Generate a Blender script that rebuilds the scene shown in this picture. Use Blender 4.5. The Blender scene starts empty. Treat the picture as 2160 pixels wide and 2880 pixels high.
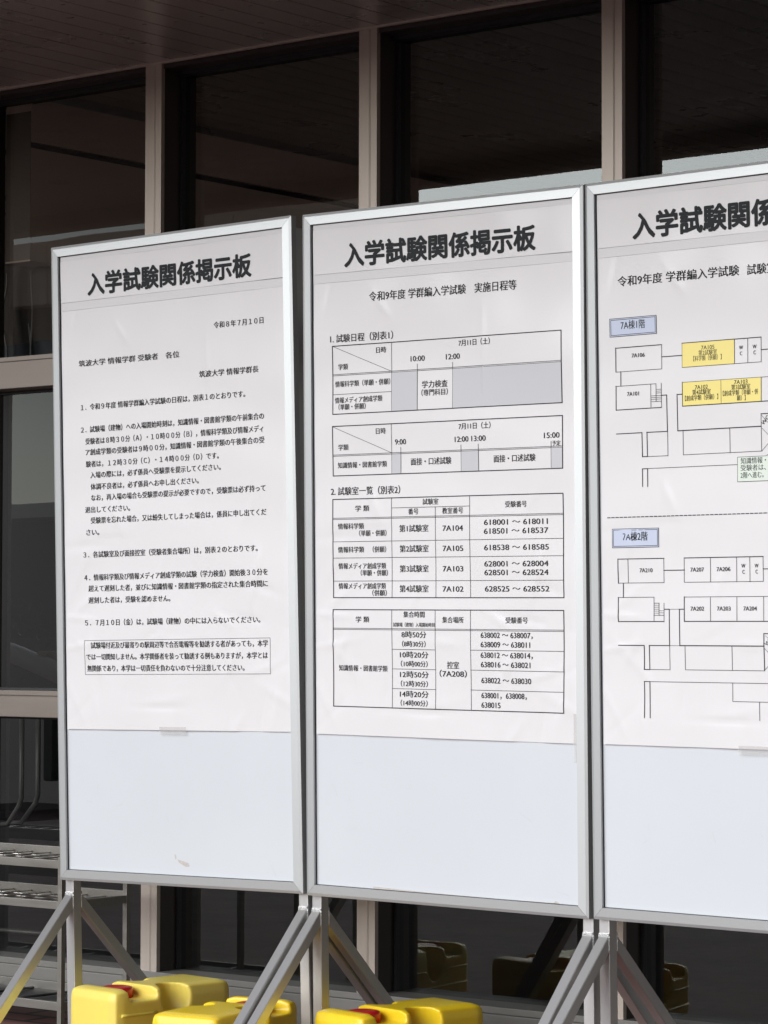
import bpy, bmesh, math, random
from mathutils import Vector, Matrix
random.seed(7)
rad = math.radians
scene = bpy.context.scene
COL = scene.collection

# ------------------------------------------------------------------ camera
ZC = 1.155                                   # height of the lens above the paving
cam_d = bpy.data.cameras.new('camera')
cam_d.sensor_fit = 'VERTICAL'; cam_d.sensor_height = 36.0; cam_d.lens = 100.0
cam_d.clip_start = 0.05; cam_d.clip_end = 2000
cam = bpy.data.objects.new('camera', cam_d); COL.objects.link(cam)
right = Vector((0.78413249, 0.62058926, 0.00228169))
down = Vector((-0.025077, 0.03535871, -0.99906001))
fwd = Vector((-0.62008659, 0.7833382, 0.04328843))
cam.matrix_world = Matrix(((right.x, -down.x, -fwd.x, 0), (right.y, -down.y, -fwd.y, 0),
                           (right.z, -down.z, -fwd.z, ZC), (0, 0, 0, 1)))
scene.camera = cam
scene.render.resolution_x, scene.render.resolution_y = 768, 1024

# ------------------------------------------------------------------ sky and sun
SUN_EL, SUN_AZ = 25, -18                     # degrees; azimuth from -Y (behind the lens) towards -X
w = bpy.data.worlds.new('World'); scene.world = w; w.use_nodes = True
nt = w.node_tree; nt.nodes.clear()
sky = nt.nodes.new('ShaderNodeTexSky'); sky.sky_type = 'NISHITA'; sky.sun_disc = False
sky.sun_elevation = rad(SUN_EL); sky.sun_rotation = rad(180 - SUN_AZ)
sky.air_density = 1.0; sky.dust_density = 0.4; sky.ozone_density = 1.0
hs = nt.nodes.new('ShaderNodeHueSaturation'); hs.inputs['Saturation'].default_value = 0.40
bg = nt.nodes.new('ShaderNodeBackground'); bg.inputs['Strength'].default_value = 0.085
wo = nt.nodes.new('ShaderNodeOutputWorld')
nt.links.new(sky.outputs[0], hs.inputs['Color']); nt.links.new(hs.outputs[0], bg.inputs['Color'])
nt.links.new(bg.outputs[0], wo.inputs['Surface'])
sun_d = bpy.data.lights.new('sun', 'SUN'); sun_d.energy = 2.25; sun_d.angle = rad(50); sun_d.color = (.965, .985, 1)
sun = bpy.data.objects.new('sun', sun_d); COL.objects.link(sun)
sdir = Vector((math.sin(rad(SUN_AZ)) * math.cos(rad(SUN_EL)), -math.cos(rad(SUN_AZ)) * math.cos(rad(SUN_EL)), math.sin(rad(SUN_EL))))
sun.rotation_euler = sdir.to_track_quat('Z', 'Y').to_euler()
scene.view_settings.view_transform = 'Standard'; scene.view_settings.look = 'None'
scene.view_settings.gamma = 1; scene.view_settings.exposure = 0.60
scene.cycles.use_denoising = True
scene.cycles.max_bounces = 10; scene.cycles.transparent_max_bounces = 12

# ------------------------------------------------------------------ materials
def mat(name, col, rough=.5, metal=0., spec=.5, var=0., vscale=8., bump=0., bscale=60., coat=0., stretch=None, sss=0.):
    m = bpy.data.materials.new(name); m.use_nodes = True
    n = m.node_tree.nodes; l = m.node_tree.links; b = n['Principled BSDF']
    b.inputs['Base Color'].default_value = (*col, 1); b.inputs['Roughness'].default_value = rough
    b.inputs['Metallic'].default_value = metal; b.inputs['Specular IOR Level'].default_value = spec
    b.inputs['Coat Weight'].default_value = coat; b.inputs['Coat Roughness'].default_value = .12
    if sss: b.inputs['Subsurface Weight'].default_value = sss; b.inputs['Subsurface Scale'].default_value = .01
    tc = n.new('ShaderNodeTexCoord'); src = tc.outputs['Object']
    if stretch:
        mp = n.new('ShaderNodeMapping'); mp.inputs['Scale'].default_value = stretch
        l.new(src, mp.inputs['Vector']); src = mp.outputs['Vector']
    if var:
        nz = n.new('ShaderNodeTexNoise'); nz.inputs['Scale'].default_value = vscale; nz.inputs['Detail'].default_value = 6
        l.new(src, nz.inputs['Vector'])
        mx = n.new('ShaderNodeMix'); mx.data_type = 'RGBA'
        mx.inputs[6].default_value = (*[c * (1 - var) for c in col], 1)
        mx.inputs[7].default_value = (*[min(1, c * (1 + var)) for c in col], 1)
        l.new(nz.outputs['Fac'], mx.inputs[0]); l.new(mx.outputs[2], b.inputs['Base Color'])
        mr = n.new('ShaderNodeMapRange'); mr.inputs['To Min'].default_value = max(0, rough - .08); mr.inputs['To Max'].default_value = min(1, rough + .1)
        l.new(nz.outputs['Fac'], mr.inputs['Value']); l.new(mr.outputs[0], b.inputs['Roughness'])
    if bump:
        nb = n.new('ShaderNodeTexNoise'); nb.inputs['Scale'].default_value = bscale; nb.inputs['Detail'].default_value = 4
        l.new(src, nb.inputs['Vector'])
        bp = n.new('ShaderNodeBump'); bp.inputs['Strength'].default_value = bump; bp.inputs['Distance'].default_value = .004
        l.new(nb.outputs['Fac'], bp.inputs['Height']); l.new(bp.outputs[0], b.inputs['Normal'])
    return m

M = {}
M['frame_alu'] = mat('satin_aluminium', (.50, .51, .51), .42, .55)
M['post_alu'] = mat('raw_aluminium', (.66, .655, .65), .38, .88, bump=.02, bscale=8)
M['weld'] = mat('weld_bead', (.85, .85, .83), .35, .8, var=.2, vscale=300, bump=.8, bscale=500)
M['panel'] = mat('white_steel_panel', (.62, .642, .67), .22, 0, var=.035, vscale=2.2, coat=.3)
M['paper'] = mat('white_paper', (.68, .66, .665), .45, 0, var=.025, vscale=4, bump=.30, bscale=7, coat=.25)
M['ink'] = mat('black_ink', (.012, .014, .016), .6, spec=.2)
M['grey_ink'] = mat('grey_print', (.50, .50, .52), .45)
M['yellow_ink'] = mat('yellow_print', (.80, .67, .20), .45)
M['blue_ink'] = mat('pale_blue_print', (.49, .53, .66), .45)
M['green_ink'] = mat('pale_green_print', (.64, .70, .62), .45)
M['tape'] = mat('clear_tape', (.66, .64, .63), .25)
M['grey_film'] = mat('grey_film', (.635, .618, .624), .45)
M['scuff'] = mat('brown_scuff', (.50, .46, .43), .6, var=.3, vscale=120)
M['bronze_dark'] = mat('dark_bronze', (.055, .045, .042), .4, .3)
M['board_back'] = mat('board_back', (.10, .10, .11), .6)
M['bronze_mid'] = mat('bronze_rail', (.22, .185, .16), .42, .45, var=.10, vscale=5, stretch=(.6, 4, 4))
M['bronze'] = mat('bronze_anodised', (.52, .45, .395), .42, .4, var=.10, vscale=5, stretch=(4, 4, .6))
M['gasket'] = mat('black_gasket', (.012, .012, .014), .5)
M['soffit'] = mat('dark_brown_metal_panel', (.40, .37, .352), .28, .3, var=.12, vscale=3)
M['screw'] = mat('screw_head', (.35, .33, .31), .3, .9)
M['sill'] = mat('grey_sill', (.20, .19, .175), .55, .1, var=.12, vscale=9, stretch=(1, 1, 3))
M['concrete'] = mat('grey_concrete', (.36, .35, .33), .8, var=.15, vscale=1.5)
M['plaster'] = mat('beige_wall', (.82, .66, .56), .7, var=.10, vscale=2)
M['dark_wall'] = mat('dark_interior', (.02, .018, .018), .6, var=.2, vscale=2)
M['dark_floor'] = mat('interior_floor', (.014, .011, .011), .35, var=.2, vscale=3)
M['rack'] = mat('stainless_rack', (.26, .245, .22), .38, .75, var=.12, vscale=12, stretch=(.6, 4, 4))
M['wire'] = mat('steel_wire', (.45, .43, .40), .3, .8)
M['tray'] = mat('black_tray', (.02, .02, .02), .4, var=.3, vscale=20)
M['yellow_pale'] = mat('faded_yellow_plastic', (.86, .69, .14), .36, 0, var=.13, vscale=3.5, bump=.12, bscale=30, sss=.35)
M['yellow'] = mat('yellow_plastic', (.88, .62, .02), .30, 0, var=.12, vscale=3.5, bump=.10, bscale=30, sss=.35)
M['red'] = mat('red_plastic', (.58, .015, .02), .32, 0, var=.08, vscale=30)
M['steel_tube'] = mat('grey_painted_tube', (.30, .31, .31), .35, .2)
M['skin'] = mat('skin', (.62, .34, .25), .5, sss=.1)
M['cloth'] = mat('dark_cloth', (.015, .017, .025), .8)
M['hair'] = mat('black_hair', (.012, .01, .01), .5)
M['white_cloth'] = mat('white_sheeting', (.86, .87, .88), .6, bump=.3, bscale=15)
M['leaf'] = mat('hedge_leaf', (.06, .075, .035), .5, var=.5, vscale=3)
M['blocker_tile'] = mat('brown_tile', (.10, .075, .06), .5, var=.2, vscale=4)
M['curtain'] = mat('net_curtain', (.17, .15, .135), .8, var=.15, vscale=4)
M['hem'] = mat('pale_hem', (.55, .55, .54), .6)
M['blue_grey'] = mat('blue_grey_panel', (.085, .105, .125), .6, var=.15, vscale=6)
M['title_ink'] = mat('title_ink', (.016, .019, .021), .6, spec=.2)
M['streak'] = mat('pale_streak', (.52, .54, .56), .5)
M['roof_white'] = mat('white_roof_edge', (.75, .75, .74), .6)

def glass_mat():
    m = bpy.data.materials.new('tinted_glass'); m.use_nodes = True
    n = m.node_tree.nodes; l = m.node_tree.links; n.clear()
    o = n.new('ShaderNodeOutputMaterial'); mx = n.new('ShaderNodeMixShader')
    tr = n.new('ShaderNodeBsdfTransparent'); tr.inputs['Color'].default_value = (.56, .545, .53, 1)
    gl = n.new('ShaderNodeBsdfGlossy'); gl.inputs['Roughness'].default_value = 0.0; gl.inputs['Color'].default_value = (.95, 1, .98, 1)
    fr = n.new('ShaderNodeFresnel'); fr.inputs['IOR'].default_value = 1.62
    tc = n.new('ShaderNodeTexCoord'); nz = n.new('ShaderNodeTexNoise'); nz.inputs['Scale'].default_value = 1.6; nz.inputs['Detail'].default_value = 1
    bp = n.new('ShaderNodeBump'); bp.inputs['Strength'].default_value = .06; bp.inputs['Distance'].default_value = .012
    l.new(tc.outputs['Object'], nz.inputs['Vector']); l.new(nz.outputs['Fac'], bp.inputs['Height']); l.new(bp.outputs[0], gl.inputs['Normal'])
    l.new(fr.outputs[0], mx.inputs[0]); l.new(tr.outputs[0], mx.inputs[1]); l.new(gl.outputs[0], mx.inputs[2]); l.new(mx.outputs[0], o.inputs['Surface'])
    return m
M['glass'] = glass_mat()

def tape_mat():
    m = bpy.data.materials.new('clear_tape_film'); m.use_nodes = True
    n = m.node_tree.nodes; l = m.node_tree.links; b = n['Principled BSDF']; o = n['Material Output']
    b.inputs['Base Color'].default_value = (.60, .57, .55, 1); b.inputs['Roughness'].default_value = .25
    tr = n.new('ShaderNodeBsdfTransparent'); mx = n.new('ShaderNodeMixShader'); mx.inputs[0].default_value = .30
    l.new(tr.outputs[0], mx.inputs[1]); l.new(b.outputs[0], mx.inputs[2]); l.new(mx.outputs[0], o.inputs['Surface'])
    return m
M['tape'] = tape_mat()

def brick_mat():
    m = bpy.data.materials.new('brick_paving'); m.use_nodes = True
    n = m.node_tree.nodes; l = m.node_tree.links; b = n['Principled BSDF']
    tc = n.new('ShaderNodeTexCoord'); br = n.new('ShaderNodeTexBrick')
    br.inputs['Color1'].default_value = (.265, .115, .10, 1); br.inputs['Color2'].default_value = (.335, .165, .145, 1)
    br.inputs['Mortar'].default_value = (.07, .06, .055, 1); br.inputs['Scale'].default_value = 1.0
    br.inputs['Mortar Size'].default_value = .012; br.inputs['Brick Width'].default_value = .22; br.inputs['Row Height'].default_value = .11
    nz = n.new('ShaderNodeTexNoise'); nz.inputs['Scale'].default_value = 3; nz.inputs['Detail'].default_value = 8
    mx = n.new('ShaderNodeMix'); mx.data_type = 'RGBA'; mx.blend_type = 'MULTIPLY'; mx.inputs[0].default_value = .5
    bp = n.new('ShaderNodeBump'); bp.inputs['Strength'].default_value = .5; bp.inputs['Distance'].default_value = .004; bp.invert = True
    l.new(tc.outputs['Object'], br.inputs['Vector']); l.new(tc.outputs['Object'], nz.inputs['Vector'])
    l.new(br.outputs['Color'], mx.inputs[6]); l.new(nz.outputs['Color'], mx.inputs[7]); l.new(mx.outputs[2], b.inputs['Base Color'])
    l.new(br.outputs['Fac'], bp.inputs['Height']); l.new(bp.outputs[0], b.inputs['Normal']); b.inputs['Roughness'].default_value = .7
    return m
M['brick'] = brick_mat()

# ------------------------------------------------------------------ helpers
def box(bm, x0, x1, y0, y1, z0, z1, mi=0, bev=0.):
    v = [bm.verts.new((x, y, z)) for x in (x0, x1) for y in (y0, y1) for z in (z0, z1)]
    fs = [bm.faces.new([v[i] for i in f]) for f in ((0, 1, 3, 2), (4, 6, 7, 5), (0, 4, 5, 1), (2, 3, 7, 6), (0, 2, 6, 4), (1, 5, 7, 3))]
    for f in fs: f.material_index = mi
    if bev:
        es = list({e for f in fs for e in f.edges})
        bmesh.ops.bevel(bm, geom=es, offset=bev, segments=2, affect='EDGES', profile=.6)

def bar(bm, a, b, wx, wd, up=Vector((1, 0, 0)), mi=0, bev=0.):
    """square tube from a to b; wx across 'up' (the side direction), wd across the other"""
    a, b = Vector(a), Vector(b); d = (b - a).normalized(); s = up - d * up.dot(d); s.normalize(); t = d.cross(s)
    v = []
    for p in (a, b):
        for i, j in ((-1, -1), (1, -1), (1, 1), (-1, 1)): v.append(bm.verts.new(p + s * (i * wx / 2) + t * (j * wd / 2)))
    fs = [bm.faces.new([v[i] for i in f]) for f in ((3, 2, 1, 0), (4, 5, 6, 7), (0, 1, 5, 4), (1, 2, 6, 5), (2, 3, 7, 6), (3, 0, 4, 7))]
    for f in fs: f.material_index = mi
    if bev:
        es = list({e for f in fs[2:] for e in f.edges if abs((e.verts[0].co - e.verts[1].co).normalized().dot(d)) > .9})
        bmesh.ops.bevel(bm, geom=es, offset=bev, segments=2, affect='EDGES', profile=.6)

def tube(bm, pts, r, seg=8, mi=0):
    rings = []
    for i, p in enumerate(pts):
        p = Vector(p); q = Vector(pts[min(i + 1, len(pts) - 1)]) - Vector(pts[max(i - 1, 0)]); q.normalize()
        s = q.orthogonal() if abs(q.z) > .9 else Vector((0, 0, 1)).cross(q); s.normalize(); t = q.cross(s)
        rings.append([bm.verts.new(p + s * (r * math.cos(k * 2 * math.pi / seg)) + t * (r * math.sin(k * 2 * math.pi / seg))) for k in range(seg)])
    for a, b in zip(rings, rings[1:]):
        for k in range(seg):
            f = bm.faces.new((a[k], a[(k + 1) % seg], b[(k + 1) % seg], b[k])); f.smooth = True; f.material_index = mi
    bm.faces.new(rings[0][::-1]).material_index = mi; bm.faces.new(rings[-1]).material_index = mi

def obj(name, bm, mats, parent=None, smooth=False):
    me = bpy.data.meshes.new(name); bmesh.ops.recalc_face_normals(bm, faces=bm.faces[:]); bm.to_mesh(me); bm.free()
    for m in (mats if isinstance(mats, (list, tuple)) else [mats]): me.materials.append(M[m] if isinstance(m, str) else m)
    if smooth:
        for p in me.polygons: p.use_smooth = True
    o = bpy.data.objects.new(name, me); COL.objects.link(o)
    if parent: o.parent = parent
    return o

def tag(o, label=None, cat=None, group=None, kind=None):
    if label: o['label'] = label
    if cat: o['category'] = cat
    if group: o['group'] = group
    if kind: o['kind'] = kind
    return o

def empty(name, loc, rot=None):
    o = bpy.data.objects.new(name, None); o.empty_display_size = .1; COL.objects.link(o)
    if rot is not None: o.matrix_world = Matrix.Translation(loc) @ rot.to_4x4()
    else: o.location = loc
    return o

def bx(name, m, parent, *a, bev=0.):
    bm = bmesh.new(); box(bm, *a, bev=bev); return obj(name, bm, m, parent)

# ---- printed matter: (text, left mm, right mm, foot mm from the board's top, type size mm); ruled lines in mm
T1 = [('令和８年７月１０日', 616.7, 794.9, 280.1, 19.5), ('筑波大学 情報学群 受験者\u3000各位', 102.7, 486.1, 349.1, 19.5), ('筑波大学 情報学群長', 560.1, 776.3, 410.3, 19.5), ('１．令和９年度 情報学群編入学試験の日程は，別表１のとおりです。', 106.6, 725.4, 474.2, 19.5), ('２．試験場（建物）への入場開始時刻は，知識情報・図書館学類の午前集合の', 107.2, 790.7, 537.9, 19.5), ('受験者は８時３０分（Ａ）・１０時００分（Ｂ），情報科学類及び情報メディ', 124.7, 787.6, 571.4, 19.5), ('ア創成学類の受験者は９時００分，知識情報・図書館学類の午後集合の受', 124.0, 791.1, 602.1, 19.5), ('験者は，１２時３０分（Ｃ）・１４時００分（Ｄ）です。', 124.5, 627.3, 635.8, 19.5), ('入場の際には，必ず係員へ受験票を提示してください。', 140.4, 633.6, 667.1, 19.5), ('体調不良者は，必ず係員へお申し出ください。', 140.8, 551.8, 700.2, 19.5), ('なお，再入場の場合も受験票の提示が必要ですので，受験票は必ず持って', 142.0, 791.9, 731.3, 19.5), ('退出してください。', 118.3, 291.3, 764.2, 19.5), ('受験票を忘れた場合，又は紛失してしまった場合は，係員に申し出てくだ', 140.0, 792.0, 795.4, 19.5), ('さい。', 122.3, 171.0, 827.4, 19.5), ('３．各試験室及び面接控室（受験者集合場所）は，別表２のとおりです。', 109.1, 760.6, 891.2, 19.5), ('４．情報科学類及び情報メディア創成学類の試験（学力検査）開始後３０分を', 110.2, 793.6, 955.6, 19.5), ('超えて遅刻した者，並びに知識情報・図書館学類の指定された集合時間に', 125.4, 792.9, 987.0, 19.5), ('遅刻した者は，受験を認めません。', 125.3, 439.1, 1020.0, 19.5), ('５．７月１０日（金）は，試験場（建物）の中には入らないでください。', 111.0, 762.6, 1083.0, 19.5), ('試験場付近及び最寄りの駅周辺等で合否電報等を勧誘する者があっても，本学', 133.3, 788.7, 1147.0, 19.5), ('では一切関知しません。本学関係者を装って勧誘する例もありますが，本学とは', 114.9, 787.9, 1179.2, 19.5), ('無関係であり，本学は一切責任を負わないので十分注意してください。', 116.0, 706.2, 1211.6, 19.5)]
BOX1 = (108.0, 1123.6, 796.9, 1219.5)
T2 = [('令和9年度 学群編入学試験\u3000実施日程等', 224.4, 695.0, 244.5, 27), ('1. 試験日程（別表1）', 91.6, 299.8, 346.0, 23), ('日時', 244.5, 276.3, 379.8, 17), ('学類', 117.3, 149.9, 418.0, 17), ('7月11日（土）', 512.1, 612.5, 377.0, 18), ('10:00', 357.2, 402.9, 407.8, 20), ('12:00', 470.8, 515.0, 408.5, 20), ('情報科学類（単願・併願）', 106.5, 289.2, 463.1, 17), ('情報メディア創成学類', 106.1, 263.3, 505.4, 17), ('（単願・併願）', 118.2, 208.9, 523.6, 17), ('学力検査', 394.5, 475.6, 478.0, 20), ('（専門科目）', 392.6, 476.5, 498.3, 18), ('日時', 241.4, 273.3, 590.4, 17), ('学類', 116.6, 150.3, 629.3, 17), ('7月11日（土）', 512.2, 612.6, 588.9, 18), ('9:00', 304.1, 340.1, 620.1, 20), ('12:00', 498.8, 542.9, 620.0, 20), ('13:00', 552.6, 597.3, 619.8, 20), ('15:00', 776.8, 822.4, 619.9, 20), ('予定', 800.5, 825.3, 639.2, 14), ('知識情報・図書館学類', 113.9, 275.9, 676.2, 17), ('面接・口述試験', 355.8, 486.3, 674.9, 20), ('面接・口述試験', 621.4, 750.7, 675.3, 20), ('2. 試験室一覧（別表2）', 89.3, 320.4, 747.0, 23), ('学 類', 171.4, 216.8, 790.2, 17), ('試験室', 393.9, 444.2, 777.0, 17), ('番号', 347.4, 379.7, 801.2, 17), ('教室番号', 457.1, 524.3, 801.4, 17), ('受験番号', 654.8, 721.9, 788.8, 17), ('情報科学類', 113.6, 198.6, 836.1, 17), ('（単願・併願）', 182.9, 274.2, 855.2, 17), ('第1試験室', 317.8, 411.5, 846.0, 20), ('7A104', 458.4, 523.9, 845.2, 20), ('618001 ～ 618011', 589.9, 784.0, 832.2, 20), ('618501 ～ 618537', 589.6, 785.3, 854.5, 20), ('情報科学類\u3000（併願）', 113.1, 272.2, 897.6, 17), ('第2試験室', 317.9, 411.0, 898.2, 20), ('7A105', 457.9, 523.9, 896.6, 20), ('618538 ～ 618585', 589.8, 787.0, 895.8, 20), ('情報メディア創成学類', 113.3, 271.2, 940.2, 17), ('（単願・併願）', 186.6, 277.3, 958.5, 17), ('第3試験室', 317.4, 410.5, 949.6, 20), ('7A103', 457.4, 522.9, 948.4, 20), ('628001 ～ 628004', 589.4, 785.5, 936.8, 20), ('628501 ～ 628524', 589.1, 785.3, 958.6, 20), ('情報メディア創成学類', 112.8, 270.7, 992.4, 17), ('（併願）', 225.6, 274.0, 1010.5, 17), ('第4試験室', 316.9, 410.0, 1001.0, 20), ('7A102', 456.9, 522.9, 999.9, 20), ('628525 ～ 628552', 589.8, 786.4, 999.7, 20), ('学 類', 170.0, 214.7, 1079.4, 17), ('集合時間', 329.2, 397.8, 1065.8, 17), ('試験場（建物）入場開始時刻', 295.3, 430.7, 1090.1, 12), ('集合場所', 456.1, 523.2, 1079.2, 17), ('受験番号', 653.5, 720.5, 1079.2, 17), ('8時50分', 322.6, 402.8, 1118.4, 19), ('（8時30分）', 324.0, 400.4, 1141.7, 17), ('10時20分', 316.5, 409.0, 1170.1, 19), ('（10時00分）', 319.1, 406.6, 1192.8, 17), ('12時50分', 316.0, 409.6, 1220.8, 19), ('（12時30分）', 318.6, 406.6, 1243.8, 17), ('14時20分', 315.5, 409.1, 1271.2, 19), ('（14時00分）', 318.1, 406.2, 1293.4, 17), ('控室', 469.8, 507.4, 1195.3, 20), ('（7A208）', 445.5, 531.1, 1217.2, 20), ('638002 ～ 638007，', 576.3, 735.3, 1118.2, 20), ('638009 ～ 638011', 576.1, 727.7, 1139.8, 20), ('638012 ～ 638014，', 575.8, 735.3, 1168.4, 20), ('638016 ～ 638021', 576.1, 728.3, 1190.2, 20), ('638022 ～ 638030', 576.8, 730.5, 1230.0, 20), ('638001，638008，', 576.4, 716.0, 1269.7, 20), ('638015', 576.2, 636.0, 1291.9, 20), ('知識情報・図書館学類', 112.1, 274.4, 1206.4, 17)]
S2 = [(98.1, 354.5, 830.9, 354.5, 2.2), (98.1, 533.6, 830.9, 533.6, 2.2), (98.1, 354.5, 98.1, 533.6, 2.2), (830.9, 354.5, 830.9, 533.6, 2.2), (294.2, 354.2, 294.2, 531.6, 1.1), (98.6, 429.2, 830.0, 429.2, 1.1), (98.6, 432.4, 830.0, 432.4, 1.1), (98.1, 482.0, 293.5, 482.0, 1.1), (378.9, 414.9, 378.9, 531.5, 1.1), (492.0, 416.3, 492.0, 532.2, 1.1), (98.6, 354.5, 292.9, 429.1, 1.1), (97.1, 565.4, 831.3, 565.4, 2.2), (97.1, 695.5, 831.3, 695.5, 2.2), (97.1, 565.4, 97.1, 695.5, 2.2), (831.3, 565.4, 831.3, 695.5, 2.2), (292.4, 566.1, 292.4, 695.1, 1.1), (97.3, 640.5, 830.9, 640.5, 1.1), (97.3, 643.7, 830.9, 643.7, 1.1), (96.8, 565.9, 290.9, 640.1, 1.1), (322.9, 626.5, 322.9, 695.0, 1.1), (518.6, 627.7, 518.6, 694.2, 1.1), (574.1, 627.0, 574.1, 694.0, 1.1), (797.7, 627.3, 797.7, 693.0, 1.1), (95.4, 757.2, 830.7, 757.2, 2.2), (95.4, 1014.9, 830.7, 1014.9, 2.2), (95.4, 757.2, 95.4, 1014.9, 2.2), (830.7, 757.2, 830.7, 1014.9, 2.2), (291.8, 757.8, 291.8, 1015.4, 1.1), (545.1, 757.2, 545.1, 1014.4, 1.1), (434.5, 783.6, 434.5, 1014.9, 1.1), (291.9, 783.1, 545.1, 783.1, 1.1), (96.4, 806.6, 830.8, 806.6, 1.1), (96.4, 809.8000000000001, 830.8, 809.8000000000001, 1.1), (95.9, 868.5, 830.1, 868.5, 1.1), (96.7, 911.2, 829.7, 911.2, 1.1), (96.1, 971.6, 830.1, 971.6, 1.1), (94.1, 1046.3, 829.6, 1046.3, 2.2), (94.1, 1299.3, 829.6, 1299.3, 2.2), (94.1, 1046.3, 94.1, 1299.3, 2.2), (829.6, 1046.3, 829.6, 1299.3, 2.2), (290.8, 1046.8, 290.8, 1300.0, 1.1), (432.4, 1046.4, 432.4, 1298.3, 1.1), (544.5, 1046.5, 544.5, 1298.2, 1.1), (94.4, 1094.8, 829.9, 1094.8, 1.1), (94.4, 1098.0, 829.9, 1098.0, 1.1), (291.3, 1148.1, 432.4, 1148.1, 1.1), (290.9, 1198.6, 431.9, 1198.6, 1.1), (290.4, 1249.3, 431.4, 1249.3, 1.1), (544.2, 1147.3, 829.3, 1147.3, 1.1), (543.7, 1197.7, 828.8, 1197.7, 1.1), (543.2, 1247.9, 828.3, 1247.9, 1.1)]
F2 = [(294.2, 432.4, 378.9, 533.6), (492.0, 432.4, 830.9, 533.6), (292.4, 643.7, 322.9, 695.5), (518.6, 643.7, 574.1, 695.5), (797.7, 643.7, 831.3, 695.5)]
T3 = [('令和9年度 学群編入学試験', 94.3, 447.0, 261.0, 27), ('7A棟1階', 102.1, 174.4, 366.6, 24), ('7A106', 133.2, 171.8, 436.0, 14), ('7A105', 335.8, 373.8, 429.8, 14), ('第2試験室', 328.2, 381.0, 443.2, 14), ('【科学類（併願）】', 313.2, 394.5, 456.2, 14), ('W', 443.3, 453.8, 435.8, 13), ('C', 445.5, 451.5, 449.8, 13), ('W', 481.1, 491.6, 436.0, 13), ('C', 483.3, 489.6, 449.9, 13), ('7A101', 119.0, 154.1, 528.7, 14), ('7A102', 317.4, 354.6, 523.3, 14), ('第4試験室', 309.8, 362.7, 536.3, 14), ('【創成学類（併願）】', 287.9, 383.8, 549.7, 14), ('7A103', 429.3, 466.6, 517.2, 14), ('第3試験室', 421.2, 474.2, 530.3, 14), ('【創成学類（単願・併', 397.4, 496.1, 543.8, 14), ('願）】', 436.8, 460.9, 556.6, 14), ('2階へ進む。', 443.5, 508.7, 739.4, 16), ('7A棟2階', 100.4, 172.7, 879.8, 24), ('7A210', 147.9, 185.2, 956.4, 14), ('7A207', 297.3, 335.9, 956.6, 14), ('7A206', 372.2, 411.0, 956.4, 14), ('W', 442.6, 453.6, 949.0, 13), ('C', 445.3, 451.7, 963.2, 13), ('W', 480.5, 491.0, 949.2, 13), ('C', 482.6, 488.8, 963.2, 13), ('7A202', 297.5, 335.8, 1049.4, 14), ('7A203', 372.8, 411.2, 1049.4, 14), ('7A204', 448.3, 485.5, 1049.6, 14)]
Y3 = [(280.3, 410.4, 430.2, 468.4), (280.5, 504.3, 504.8, 560.9)]
BL3 = [(69.1, 338.2, 207.5, 382.0), (68.7, 850.4, 204.9, 895.7)]
G3 = (435.0, 689.0, 434.7, 746.9)
DASH = (55.1, 822.2, 523.4, 822.2, 2)
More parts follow.
